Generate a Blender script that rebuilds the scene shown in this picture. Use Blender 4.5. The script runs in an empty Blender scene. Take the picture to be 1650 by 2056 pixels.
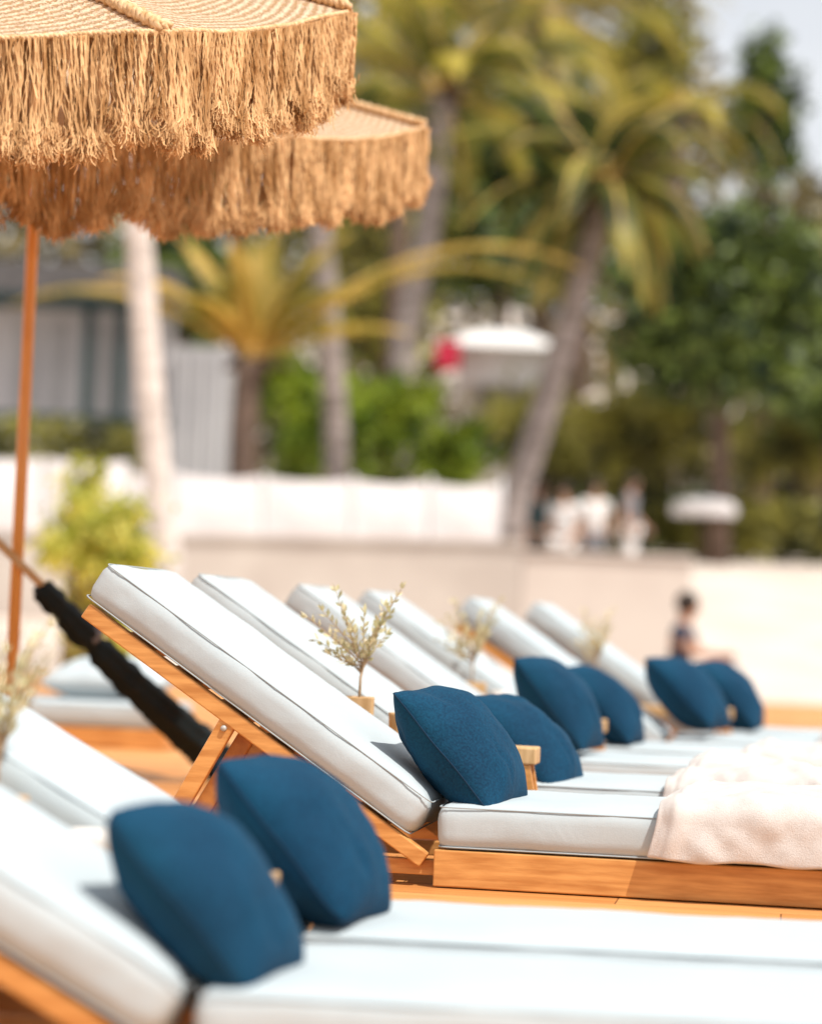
import bpy, bmesh, math, random
from mathutils import Vector, Matrix, noise
random.seed(7)
R=math.radians
S=bpy.context.scene
COL=S.collection
F=4854.4; EYE=0.553; PITCH=math.atan(222/F); ROLL=R(2.3)
CM=Matrix.Rotation(R(90)+PITCH,3,'X')@Matrix.Rotation(ROLL,3,'Z')
def P(px,py,Y):
    d=CM@Vector((px-825,1028-py,-F)); k=Y/d.y
    return Vector((d.x*k, Y, EYE+d.z*k))
# ---------------------------------------------------------------- materials
def nodes(name):
    m=bpy.data.materials.new(name); m.use_nodes=True
    nt=m.node_tree; b=nt.nodes['Principled BSDF']
    return m,nt,b
def L(nt,a,b): nt.links.new(a,b)
def mat(name,c1,c2=None,scale=6,rough=.8,bump=0,bscale=60,stretch=(1,1,1),sheen=0,transl=0,spec=.3,detail=4,bdist=.002,rot=0,lo=.35,hi=.65):
    m,nt,b=nodes(name)
    N=nt.nodes.new
    tc=N('ShaderNodeTexCoord'); mp=N('ShaderNodeMapping'); mp.inputs['Scale'].default_value=stretch; mp.inputs['Rotation'].default_value=(0,0,rot)
    L(nt,tc.outputs['Object'],mp.inputs['Vector'])
    n=N('ShaderNodeTexNoise'); n.inputs['Scale'].default_value=scale; n.inputs['Detail'].default_value=detail
    L(nt,mp.outputs[0],n.inputs['Vector'])
    cr=N('ShaderNodeValToRGB'); cr.color_ramp.elements[0].position=lo; cr.color_ramp.elements[1].position=hi
    c2=c2 or tuple(x*.8 for x in c1)
    cr.color_ramp.elements[0].color=(*c2,1); cr.color_ramp.elements[1].color=(*c1,1)
    L(nt,n.outputs['Fac'],cr.inputs[0]); L(nt,cr.outputs[0],b.inputs['Base Color'])
    b.inputs['Roughness'].default_value=rough; b.inputs['Specular IOR Level'].default_value=spec
    if sheen: b.inputs['Sheen Weight'].default_value=sheen; b.inputs['Sheen Roughness'].default_value=.4
    if bump:
        n2=N('ShaderNodeTexNoise'); n2.inputs['Scale'].default_value=bscale; n2.inputs['Detail'].default_value=5
        L(nt,mp.outputs[0],n2.inputs['Vector'])
        bp=N('ShaderNodeBump'); bp.inputs['Strength'].default_value=bump; bp.inputs['Distance'].default_value=bdist
        L(nt,n2.outputs['Fac'],bp.inputs['Height']); L(nt,bp.outputs[0],b.inputs['Normal'])
    if transl:
        t=N('ShaderNodeBsdfTranslucent'); L(nt,cr.outputs[0],t.inputs['Color'])
        mx=N('ShaderNodeMixShader'); mx.inputs[0].default_value=transl
        out=nt.nodes['Material Output']
        L(nt,b.outputs[0],mx.inputs[1]); L(nt,t.outputs[0],mx.inputs[2]); L(nt,mx.outputs[0],out.inputs['Surface'])
    return m
def fabric(name,c1,c2,thread=900,wr=.35,wscale=7,stretch=(1,1,1),sheen=0,rough=.85,tb=.35):
    m,nt,b=nodes(name); N=nt.nodes.new
    tc=N('ShaderNodeTexCoord')
    n=N('ShaderNodeTexNoise'); n.inputs['Scale'].default_value=5; L(nt,tc.outputs['Object'],n.inputs['Vector'])
    fn=N('ShaderNodeTexNoise'); fn.inputs['Scale'].default_value=thread*.4; L(nt,tc.outputs['Object'],fn.inputs['Vector'])
    ad=N('ShaderNodeMath'); ad.operation='MULTIPLY_ADD'; ad.inputs[1].default_value=.55; L(nt,fn.outputs['Fac'],ad.inputs[0])
    hf=N('ShaderNodeMath'); hf.operation='MULTIPLY'; hf.inputs[1].default_value=.45; L(nt,n.outputs['Fac'],hf.inputs[0]); L(nt,hf.outputs[0],ad.inputs[2])
    cr=N('ShaderNodeValToRGB'); cr.color_ramp.elements[0].position=.35; cr.color_ramp.elements[1].position=.65
    cr.color_ramp.elements[0].color=(*c2,1); cr.color_ramp.elements[1].color=(*c1,1)
    L(nt,ad.outputs[0],cr.inputs[0]); L(nt,cr.outputs[0],b.inputs['Base Color'])
    b.inputs['Roughness'].default_value=rough; b.inputs['Specular IOR Level'].default_value=.2
    b.inputs['Sheen Weight'].default_value=sheen
    mp=N('ShaderNodeMapping'); mp.inputs['Scale'].default_value=stretch; L(nt,tc.outputs['Object'],mp.inputs['Vector'])
    w=N('ShaderNodeTexNoise'); w.inputs['Scale'].default_value=wscale; w.inputs['Detail'].default_value=3; w.inputs['Distortion'].default_value=1.2
    L(nt,mp.outputs[0],w.inputs['Vector'])
    b1=N('ShaderNodeBump'); b1.inputs['Strength'].default_value=wr; b1.inputs['Distance'].default_value=.012; L(nt,w.outputs['Fac'],b1.inputs['Height'])
    b2=N('ShaderNodeBump'); b2.inputs['Strength'].default_value=tb; b2.inputs['Distance'].default_value=.001; L(nt,fn.outputs['Fac'],b2.inputs['Height'])
    L(nt,b1.outputs[0],b2.inputs['Normal']); L(nt,b2.outputs[0],b.inputs['Normal'])
    return m
def deckmat():
    m,nt,b=nodes('deck_wood'); N=nt.nodes.new
    tc=N('ShaderNodeTexCoord'); mp=N('ShaderNodeMapping'); mp.inputs['Rotation'].default_value=(0,0,R(9)); L(nt,tc.outputs['Object'],mp.inputs['Vector'])
    br=N('ShaderNodeTexBrick'); br.inputs['Scale'].default_value=1; br.inputs['Brick Width'].default_value=.9; br.inputs['Row Height'].default_value=.19
    br.inputs['Mortar Size'].default_value=.0016; br.inputs['Color1'].default_value=(.74,.36,.125,1); br.inputs['Color2'].default_value=(.57,.245,.070,1); br.inputs['Mortar'].default_value=(.16,.06,.02,1)
    br.offset=.37
    L(nt,mp.outputs[0],br.inputs['Vector'])
    m2=N('ShaderNodeMapping'); m2.inputs['Scale'].default_value=(1.5,22,8); L(nt,mp.outputs[0],m2.inputs['Vector'])
    n=N('ShaderNodeTexNoise'); n.inputs['Scale'].default_value=2.2; n.inputs['Detail'].default_value=6; n.inputs['Distortion'].default_value=.6; L(nt,m2.outputs[0],n.inputs['Vector'])
    mx=N('ShaderNodeMix'); mx.data_type='RGBA'; mx.blend_type='MULTIPLY'; mx.inputs[0].default_value=.55
    cr=N('ShaderNodeValToRGB'); cr.color_ramp.elements[0].position=.3; cr.color_ramp.elements[0].color=(.62,.5,.42,1); cr.color_ramp.elements[1].position=.62; cr.color_ramp.elements[1].color=(1,1,1,1)
    L(nt,n.outputs['Fac'],cr.inputs[0]); L(nt,br.outputs['Color'],mx.inputs[6]); L(nt,cr.outputs[0],mx.inputs[7]); L(nt,mx.outputs[2],b.inputs['Base Color'])
    b.inputs['Roughness'].default_value=.5; b.inputs['Specular IOR Level'].default_value=.35
    bp=N('ShaderNodeBump'); bp.inputs['Strength'].default_value=.3; bp.inputs['Distance'].default_value=.002; L(nt,n.outputs['Fac'],bp.inputs['Height']); L(nt,bp.outputs[0],b.inputs['Normal'])
    return m
def leafmat(name,dark,light,scale=1.2,transl=.35,rough=.45,spec=.35):
    return mat(name,light,dark,scale=scale,rough=rough,transl=transl,spec=spec,detail=8,lo=.40,hi=.62)
M={}
M['cushion']=fabric('cushion_canvas',(.475,.540,.570),(.430,.492,.522),thread=900,wr=.16,wscale=7,stretch=(1,.5,1))
M['piping']=mat('cushion_piping',(.39,.445,.47),(.35,.40,.425),rough=.8)
M['navy']=fabric('navy_fabric',(.0032,.058,.118),(.0012,.025,.060),thread=480,wr=.35,wscale=8,sheen=.0,tb=1.0)
M['navyseam']=mat('navy_seam',(.002,.026,.062),rough=.8)
M['towel']=mat('terry_towel',(.64,.595,.565),(.59,.545,.515),scale=40,rough=.95,bump=.7,bscale=420,bdist=.003,sheen=.25)
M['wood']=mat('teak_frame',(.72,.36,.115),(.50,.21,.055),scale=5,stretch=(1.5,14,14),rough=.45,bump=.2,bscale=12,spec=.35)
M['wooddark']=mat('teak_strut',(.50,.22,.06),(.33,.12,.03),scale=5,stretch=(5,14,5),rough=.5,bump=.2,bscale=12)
M['potwood']=mat('pale_wood',(.66,.43,.22),(.50,.30,.13),scale=8,stretch=(10,10,1.5),rough=.7,bump=.4,bscale=15)
M['steel']=mat('bolt_steel',(.5,.48,.44),rough=.35,spec=.8)
M['soil']=mat('soil',(.09,.06,.04),scale=40,bump=1,bscale=80)
M['olive']=leafmat('olive_leaf',(.48,.44,.22),(.88,.78,.52),scale=25,transl=.3)
M['twig']=mat('twig_bark',(.50,.34,.2),(.34,.22,.12),scale=60)
M['pole']=mat('varnished_pole',(.80,.38,.11),(.66,.28,.065),scale=8,stretch=(8,8,1),rough=.35,spec=.4)
M['blackfab']=fabric('black_fabric',(.012,.020,.022),(.006,.010,.011),wr=.8,wscale=16,stretch=(1,1,1),rough=.7)
M['ceramic']=mat('white_ceramic',(.8,.76,.72),(.74,.70,.66),rough=.3)
M['fringe']=mat('raffia_fringe',(.88,.58,.29),(.44,.22,.075),scale=22,stretch=(1,1,.3),rough=.75,transl=.18,lo=.36,hi=.62)
M['braid']=mat('raffia_braid',(.80,.56,.33),(.52,.30,.13),scale=70,rough=.8,bump=.7,bscale=220)
M['deck']=deckmat()
def canopymat():
    m,nt,b=nodes('raffia_canopy'); N=nt.nodes.new
    tc=N('ShaderNodeTexCoord')
    w=N('ShaderNodeTexWave'); w.wave_type='RINGS'; w.rings_direction='Z'; w.inputs['Scale'].default_value=14; w.inputs['Distortion'].default_value=5; w.inputs['Detail'].default_value=4; w.inputs['Detail Scale'].default_value=9
    L(nt,tc.outputs['Object'],w.inputs['Vector'])
    n=N('ShaderNodeTexNoise'); n.inputs['Scale'].default_value=42; n.inputs['Detail'].default_value=5; L(nt,tc.outputs['Object'],n.inputs['Vector'])
    ml=N('ShaderNodeMath'); ml.operation='MULTIPLY'; L(nt,w.outputs['Fac'],ml.inputs[0]); L(nt,n.outputs['Fac'],ml.inputs[1])
    cr=N('ShaderNodeValToRGB'); cr.color_ramp.elements[0].position=.02; cr.color_ramp.elements[0].color=(.44,.25,.11,1); cr.color_ramp.elements[1].position=.30; cr.color_ramp.elements[1].color=(.84,.63,.43,1)
    L(nt,ml.outputs[0],cr.inputs[0]); L(nt,cr.outputs[0],b.inputs['Base Color']); b.inputs['Roughness'].default_value=.8
    bp=N('ShaderNodeBump'); bp.inputs['Strength'].default_value=1; bp.inputs['Distance'].default_value=.010; L(nt,ml.outputs[0],bp.inputs['Height']); L(nt,bp.outputs[0],b.inputs['Normal'])
    t=N('ShaderNodeBsdfTranslucent'); L(nt,cr.outputs[0],t.inputs['Color'])
    mx=N('ShaderNodeMixShader'); mx.inputs[0].default_value=.2; out=nt.nodes['Material Output']
    L(nt,b.outputs[0],mx.inputs[1]); L(nt,t.outputs[0],mx.inputs[2]); L(nt,mx.outputs[0],out.inputs['Surface'])
    return m
M['canopy']=canopymat()
M['sand']=mat('beach_sand',(.66,.575,.51),(.56,.475,.41),scale=.9,rough=.95,bump=.8,bscale=3,bdist=.06)
M['plaster']=mat('beige_plaster',(.58,.51,.45),(.49,.42,.37),scale=1.3,rough=.9)
M['plasterpale']=mat('pale_plaster',(.60,.52,.46),(.52,.44,.39),scale=1.0,rough=.9)
M['canvas']=mat('white_canvas',(.82,.78,.78),(.74,.70,.70),scale=1.2,stretch=(4,1,.6),rough=.9,bump=.5,bscale=2,bdist=.05)
M['bark']=mat('palm_bark',(.40,.34,.32),(.20,.165,.15),scale=3,stretch=(1,1,4),rough=.9,bump=.8,bscale=6,bdist=.03)
M['palebark']=mat('pale_palm_bark',(.72,.65,.60),(.52,.46,.42),scale=3,stretch=(1,1,4),rough=.9,bump=.8,bscale=6,bdist=.03)
M['brownbark']=mat('brown_bark',(.18,.12,.09),(.09,.06,.045),scale=3,stretch=(1,1,3),rough=.9,bump=.8,bscale=6,bdist=.03)
M['frond']=leafmat('palm_frond',(.07,.085,.014),(.48,.40,.055),scale=.9,transl=.4)
M['frondgold']=leafmat('golden_frond',(.26,.22,.025),(.80,.54,.13),scale=1.0,transl=.45)
M['frondgreen']=leafmat('green_frond',(.025,.042,.012),(.30,.28,.045),scale=1.1,transl=.35)
M['rachis']=mat('frond_rachis',(.75,.50,.16),(.55,.34,.09))
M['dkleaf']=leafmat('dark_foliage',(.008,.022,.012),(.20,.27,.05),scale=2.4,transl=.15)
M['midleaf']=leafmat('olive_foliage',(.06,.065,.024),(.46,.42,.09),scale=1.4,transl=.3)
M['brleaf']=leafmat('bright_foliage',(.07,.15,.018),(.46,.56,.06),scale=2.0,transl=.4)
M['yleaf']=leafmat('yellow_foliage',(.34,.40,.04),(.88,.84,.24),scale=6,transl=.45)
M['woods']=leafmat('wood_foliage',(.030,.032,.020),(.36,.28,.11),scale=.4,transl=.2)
M['straw']=leafmat('dry_grass_blade',(.42,.34,.18),(.72,.62,.42),scale=8,transl=.35)
M['bwall']=mat('grey_panel',(.50,.49,.50),(.42,.41,.42),scale=.8,rough=.85)
M['bwhite']=mat('white_panel',(.68,.66,.67),(.58,.56,.58),scale=.8,rough=.85)
M['dkgreen']=mat('dark_green_paint',(.02,.05,.05),(.012,.03,.032),rough=.5)
M['roofdk']=mat('dark_roof',(.13,.12,.12),(.08,.075,.075),rough=.8)
M['red']=mat('red_awning',(.60,.03,.07),(.45,.02,.05),rough=.8)
M['skin']=mat('skin',(.50,.30,.21),(.44,.25,.17),rough=.6)
M['hair']=mat('dark_hair',(.03,.02,.015),rough=.6)
M['cwhite']=mat('white_cotton',(.82,.80,.79),(.76,.74,.73))
M['cteal']=mat('dark_teal_cotton',(.02,.05,.055),(.012,.03,.035))
M['cnavy']=mat('dark_blue_cotton',(.035,.05,.09),(.025,.035,.06))
M['cgrey']=mat('grey_cotton',(.25,.25,.27),(.18,.18,.2))
# ---------------------------------------------------------------- mesh helpers
class MB:
    def __init__(s): s.v=[]; s.f=[]
    def add(s,v,f):
        o=len(s.v); s.v.extend(v); s.f.extend([tuple(i+o for i in q) for q in f]); return s
    def box(s,lo,hi,mtx=None):
        x0,y0,z0=lo; x1,y1,z1=hi
        v=[Vector(p) for p in ((x0,y0,z0),(x1,y0,z0),(x1,y1,z0),(x0,y1,z0),(x0,y0,z1),(x1,y0,z1),(x1,y1,z1),(x0,y1,z1))]
        if mtx: v=[mtx@p for p in v]
        return s.add(v,[(0,3,2,1),(4,5,6,7),(0,1,5,4),(1,2,6,5),(2,3,7,6),(3,0,4,7)])
    def tube(s,pts,rad,n=8,cap=True):
        pts=[Vector(p) for p in pts]; k=len(pts)
        if not hasattr(rad,'__len__'): rad=[rad]*k
        v=[];f=[]
        prev=None
        for i,p in enumerate(pts):
            t=(pts[min(i+1,k-1)]-pts[max(i-1,0)])
            if t.length<1e-9: t=Vector((0,0,1))
            t.normalize()
            if prev is None:
                a=Vector((1,0,0)) if abs(t.x)<.8 else Vector((0,1,0))
            else: a=prev
            u=(a-t*a.dot(t)); u.normalize(); prev=u; w=t.cross(u)
            for j in range(n):
                an=2*math.pi*j/n
                v.append(p+(u*math.cos(an)+w*math.sin(an))*rad[i])
        for i in range(k-1):
            for j in range(n):
                a=i*n+j;b=i*n+(j+1)%n
                f.append((a,b,b+n,a+n))
        if cap: f.append(tuple(range(n-1,-1,-1))); f.append(tuple((k-1)*n+j for j in range(n)))
        return s.add(v,f)
    def build(s,name,m,parent=None,smooth=False,bevel=0,loc=None):
        me=bpy.data.meshes.new(name); me.from_pydata([tuple(p) for p in s.v],[],s.f); me.update()
        if smooth: me.polygons.foreach_set('use_smooth',[True]*len(me.polygons))
        o=bpy.data.objects.new(name,me); COL.objects.link(o); me.materials.append(m)
        if parent: o.parent=parent
        if loc is not None: o.location=loc
        if bevel:
            b=o.modifiers.new('Bevel','BEVEL'); b.width=bevel; b.segments=2; b.limit_method='ANGLE'
        return o
def tag(o,label=None,cat=None,group=None,kind=None):
    if label:o['label']=label
    if cat:o['category']=cat
    if group:o['group']=group
    if kind:o['kind']=kind
    return o
def empty(name,loc,rz,label,cat,group=None):
    o=bpy.data.objects.new(name,None); COL.objects.link(o); o.location=loc; o.rotation_euler=(0,0,rz); o.empty_display_size=.1
    return tag(o,label,cat,group)
def copy_tree(o,parent=None):
    c=o.copy(); COL.objects.link(c); c.parent=parent
    for ch in list(o.children): copy_tree(ch,c)
    return c
def dup(root,loc,rz,label):
    c=copy_tree(root); c.location=loc; c.rotation_euler=(0,0,rz); c['label']=label; return c
def rbox(Lx,Ly,Lz,nx,ny,nz,r,bulge=.0,amp=.0,seed=0):
    def ax(Ln,n):
        a=[0,r*.12,r*.4,r]; b=[Ln-r,Ln-r*.4,Ln-r*.12,Ln]
        mid=[r+(Ln-2*r)*(i+1)/(n+1) for i in range(n)]
        return a+mid+b
    X,Y,Z=ax(Lx,nx),ax(Ly,ny),ax(Lz,nz)
    idx={};v=[];f=[]
    def vid(i,j,k):
        if (i,j,k) in idx: return idx[(i,j,k)]
        p=Vector((X[i],Y[j],Z[k]))
        q=Vector((min(max(p.x,r),Lx-r),min(max(p.y,r),Ly-r),min(max(p.z,r),Lz-r)))
        d=p-q
        nrm=d.normalized() if d.length>1e-9 else Vector((0,0,0))
        p=q+nrm*r
        fx=1-(2*p.x/Lx-1)**6; fy=1-(2*p.y/Ly-1)**4; fz=1-(2*p.z/Lz-1)**2
        if p.z>Lz/2: p.z+=bulge*fx*fy
        sidef=bulge*.55*fz
        if abs(p.y)<r*.6: p.y-=sidef*fx
        if abs(p.y-Ly)<r*.6: p.y+=sidef*fx
        if abs(p.x)<r*.6: p.x-=sidef*.6*fy
        if abs(p.x-Lx)<r*.6: p.x+=sidef*.6*fy
        if amp:
            e=1+2.2*(math.exp(-p.x/.06)+math.exp(-(Lx-p.x)/.06))
            nv=noise.noise(Vector((p.x*9,p.y*7+seed,p.z*14)))+.4*noise.noise(Vector((p.x*34,p.y*18,p.z*28+seed)))
            p=p+nrm*amp*e*nv
        v.append(p); idx[(i,j,k)]=len(v)-1; return len(v)-1
    a,b,c=len(X)-1,len(Y)-1,len(Z)-1
    for i in range(a):
        for j in range(b):
            f.append((vid(i,j,0),vid(i,j+1,0),vid(i+1,j+1,0),vid(i+1,j,0)))
            f.append((vid(i,j,c),vid(i+1,j,c),vid(i+1,j+1,c),vid(i,j+1,c)))
    for i in range(a):
        for k in range(c):
            f.append((vid(i,0,k),vid(i+1,0,k),vid(i+1,0,k+1),vid(i,0,k+1)))
            f.append((vid(i,b,k),vid(i,b,k+1),vid(i+1,b,k+1),vid(i+1,b,k)))
    for j in range(b):
        for k in range(c):
            f.append((vid(0,j,k),vid(0,j,k+1),vid(0,j+1,k+1),vid(0,j+1,k)))
            f.append((vid(a,j,k),vid(a,j+1,k),vid(a,j+1,k+1),vid(a,j,k+1)))
    return v,f
# ---------------------------------------------------------------- lounger
TH=R(9); TF=R(5)
def axes(th): return Vector((math.cos(th),-math.sin(th),0)),Vector((math.sin(th),math.cos(th),0))
AX,NV=axes(TH)
W=.53; WF=.49; TOP=.18; CT=.094
def ring(Lx,Ly,z,ins,rc=.02):
    pts=[]
    for cx,cy,a0 in ((Lx-ins-rc,ins+rc,-90),(Lx-ins-rc,Ly-ins-rc,0),(ins+rc,Ly-ins-rc,90),(ins+rc,ins+rc,180)):
        for k in range(4):
            a=R(a0+k*30); pts.append(Vector((cx+rc*math.cos(a),cy+rc*math.sin(a),z)))
    out=[]
    for i in range(len(pts)):
        a,b=pts[i],pts[(i+1)%len(pts)]
        n=max(1,int((b-a).length/.05))
        for k in range(n): out.append(a+(b-a)*k/n)
    out.append(out[0]); return out
def make_lounger(label,W,PHI,BL):
    root=empty('sun_lounger',(0,0,0),0,label,'sun lounger','sun loungers set in pairs on the wooden deck')
    SL=1.22
    v,f=rbox(SL,W,CT,54,20,4,.022,.009,.0022,1)
    o=Vector((.006,0,TOP-CT-.004)); mb=MB().add([p+o for p in v],f)
    sc=mb.build('seat_cushion',M['cushion'],root,True)
    m=MB()
    m.tube([p+o for p in ring(SL,W,CT-.007,.0010)],.0016,6,False); m.tube([p+o for p in ring(SL,W,.004,.0015)],.0018,6,False)
    m.build('piping',M['piping'],sc,True)
    us=Vector((-math.cos(PHI),0,math.sin(PHI))); ut=Vector((math.sin(PHI),0,math.cos(PHI)))
    H0=Vector((-.004,0,TOP+.003))-ut*CT
    def T(p): return H0+us*p.x+Vector((0,1,0))*p.y+ut*p.z
    v,f=rbox(BL,W,CT,50,20,4,.026,.012,.0028,5)
    f=[tuple(reversed(q)) for q in f]
    bc=MB().add([T(p) for p in v],f).build('back_cushion',M['cushion'],root,True)
    m=MB(); m.tube([T(p) for p in ring(BL,W,CT-.008,.0010)],.0016,6,False); m.tube([T(p) for p in ring(BL,W,.004,.0015)],.0018,6,False)
    m.build('piping',M['piping'],bc,True)
    MT=Matrix(((us.x,0,ut.x,H0.x),(us.y,1,ut.y,H0.y),(us.z,0,ut.z,H0.z),(0,0,0,1)))
    for y in (.004,W-.034):
        MB().box((-.055,y,-.040),(BL-.02,y+.03,-.006),MT).build('back_rail',M['wood'],root,bevel=.003)
    for k in range(6):
        s=.06+k*.125
        MB().box((s,.036,-.028),(s+.07,W-.036,-.010),MT).build('back_slat',M['wood'],root,bevel=.002)
    for y in (.0,W-.03):
        MB().box((.0,y,.003),(1.24,y+.03,.080)).build('side_rail',M['wood'],root,bevel=.003)
        MB().box((-.80,y+(.034 if y<.1 else -.034),.022),(-.0,y+(.034 if y<.1 else -.034)+.028,.055)).build('rear_rail',M['wood'],root,bevel=.003)
    MB().box((1.21,.032,.005),(1.238,W-.032,.078)).build('end_rail',M['wood'],root,bevel=.003)
    MB().box((-.80,.064,.026),(-.77,W-.066,.052)).build('end_rail',M['wood'],root,bevel=.003)
    for k in range(8):
        x=.06+k*.14
        MB().box((x,.032,.060),(x+.07,W-.032,.078)).build('seat_slat',M['wood'],root,bevel=.002)
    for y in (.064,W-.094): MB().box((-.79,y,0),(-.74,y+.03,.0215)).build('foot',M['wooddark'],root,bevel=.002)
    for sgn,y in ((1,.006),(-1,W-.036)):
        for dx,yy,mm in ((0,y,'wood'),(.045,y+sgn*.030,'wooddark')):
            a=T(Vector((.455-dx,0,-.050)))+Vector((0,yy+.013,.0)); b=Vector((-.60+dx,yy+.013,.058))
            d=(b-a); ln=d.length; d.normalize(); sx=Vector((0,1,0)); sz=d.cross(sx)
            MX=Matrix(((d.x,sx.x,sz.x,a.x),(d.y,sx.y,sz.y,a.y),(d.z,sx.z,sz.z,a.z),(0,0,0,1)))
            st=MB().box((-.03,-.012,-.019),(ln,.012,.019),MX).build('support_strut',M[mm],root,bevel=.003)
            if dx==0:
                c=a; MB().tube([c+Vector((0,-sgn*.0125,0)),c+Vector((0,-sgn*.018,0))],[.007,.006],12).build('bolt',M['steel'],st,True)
    return root
LOW=-.11
LN=[('closest lounger, cut off by the bottom edge of the photo',385,1965,3.17,LOW,TF),
    ('blurred lounger behind the closest one, its navy pillow beside the main lounger strut',590,1858,3.79,LOW,TF),
    ('sharply focused lounger in the middle with wooden rail and strut showing under its backrest',875,1605,5.10,0,TH),
    ('lounger just behind the sharply focused one, olive sprig in front of its backrest',968,1570,5.93,0,TH),
    ('third lounger back from the wooden strut, pillow left of small wooden block',1082,1495,7.05,0,TH),
    ('fourth lounger back from the wooden strut, right after the second olive pot',1172,1488,7.85,0,TH),
    ('second farthest lounger of the row with orange rail above its blurred olive pot',1340,1465,8.70,0,TH),
    ('farthest lounger of the row, only its top and pillow showing',1438,1460,9.55,0,TH)]
first=None; near=None; LG=[]; TT=[]; WW=[]
for i,(lab,px,py,Y,zo,th) in enumerate(LN):
    h=P(px,py,Y); h.z=zo
    if i==0: near=make_lounger(lab,WF,R(28.5),.83); o=near
    elif i==1: o=copy_tree(near); o['label']=lab
    elif first is None: first=make_lounger(lab,W,R(33.2),.872); o=first
    else: o=copy_tree(first); o['label']=lab
    o.location=h; o.rotation_euler=(0,0,-th); LG.append(h); TT.append(th); WW.append(WF if i<2 else W)
dup(first,Vector((-2.18,9.95,0)),-TH,'lounger of the other row at far left, seen under the black furled parasol')
# ---------------------------------------------------------------- pillows
def make_pillow(label,seed,a=.166,b=.180,t=.200,m='navy',rnd=.10):
    n=56; v=[];f=[]
    def prof(u,w): 
        return max(0,(1-u*u)*(1-w*w))**.56
    ids={}
    for side in (1,-1):
        for i in range(n+1):
            for j in range(n+1):
                uu=-1+2*i/n; ww=-1+2*j/n
                uu=math.sin(uu*math.pi/2)*.6+uu*.4; ww=math.sin(ww*math.pi/2)*.6+ww*.4
                edge=i in(0,n) or j in(0,n)
                if edge and side==-1: ids[(side,i,j)]=ids[(1,i,j)]; continue
                cr=1-rnd*(abs(uu)**5)*(abs(ww)**5)
                x=a*uu*cr*(1-.085*(1-ww*ww)*abs(uu)**1.5); y=b*ww*cr*(1-.085*(1-uu*uu)*abs(ww)**1.5)
                z=side*t/2*prof(uu,ww)
                ang=math.atan2(ww,uu)
                rr=min(1,(uu*uu+ww*ww))
                wr=noise.noise(Vector((ang*3.0,seed*3+side,0)))*.009*rr
                wr+=noise.noise(Vector((uu*1.8+seed,ww*1.8,side*2)))*.010+noise.noise(Vector((uu*6+seed,ww*6,side*5)))*.0025
                for cx,dirn,yy,dp in ((.35,.7,.55,.008),(-.5,-.5,-.5,.007),(-.1,.3,.8,.008)):
                    dd=(uu-cx-(ww*.5*dirn)); wr-=dp*math.exp(-(dd/.07)**2)*math.exp(-((ww-yy)/.3)**2)
                if not edge: z+=wr*side*min(1,prof(uu,ww)*1.6)
                ids[(side,i,j)]=len(v); v.append(Vector((x,y,z+.010*noise.noise(Vector((uu*1.2,ww*1.2,seed)))) ))
    for side in (1,-1):
        for i in range(n):
            for j in range(n):
                q=(ids[(side,i,j)],ids[(side,i+1,j)],ids[(side,i+1,j+1)],ids[(side,i,j+1)])
                f.append(q if side==1 else tuple(reversed(q)))
    o=MB().add(v,f).build('pillow',M[m],None,True)
    bd=[v[ids[(1,i,0)]] for i in range(n)]+[v[ids[(1,n,j)]] for j in range(n)]+[v[ids[(1,i,n)]] for i in range(n,0,-1)]+[v[ids[(1,0,j)]] for j in range(n,0,-1)]
    MB().tube(bd+[bd[0]],.0018,5,False).build('seam',M['navyseam' if m=='navy' else 'piping'],o,True)
    tag(o,label,'pillow'); return o
PL=[('navy pillow on the closest lounger, biggest and most blurred one',416,1795,47,.90,13,.13),
    ('large blurred navy pillow in front of the wooden strut',612,1686,48,.97,12,.10),
    ('sharply focused navy pillow with visible weave on the middle lounger',925,1504,46,.97,12,.05),
    ('navy pillow half hidden behind the sharp one, beside the wooden table leg',1053,1500,42,.98,9,.05),
    ('third navy pillow beyond the wooden table leg, left of small pale block',1122,1412,50,.97,12,.05),
    ('navy pillow right of the small pale block, fourth beyond the strut',1212,1416,45,.95,8,.05),
    ('navy pillow left in the farthest pair',1380,1393,42,1.0,14,.05),
    ('farthest navy pillow, at the right end of the row',1464,1396,46,1.02,8,.05)]
for k,(lab,px,py,ang,s,yaw,rnd) in enumerate(PL):
    p=make_pillow(lab,k*1.7+1,rnd=rnd); p['group']='navy pillows leaning on the backrests'
    h=LG[k]; ax,nv_=axes(TT[k]); c=P(px,py,h.y+.17)
    an=R(ang)
    up=(-ax*math.cos(an)+Vector((0,0,math.sin(an)))); nr=(ax*math.sin(an)+Vector((0,0,math.cos(an)))); side=up.cross(nr)
    Mx=Matrix((side,up,nr)).transposed().to_4x4()
    p.matrix_world=Matrix.Translation(c)@Matrix.Rotation(R(-yaw*.6),4,'Z')@Mx@Matrix.Rotation(R(random.uniform(-5,5)),4,'Z')@Matrix.Scale(s,4)
p=make_pillow('big white pillow lying on the far left lounger',3,.27,.22,.19,'cushion')
q=P(215,1385,10.0); p.location=(q.x,10.15,.265); p.rotation_euler=(R(6),0,-TH)
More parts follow.
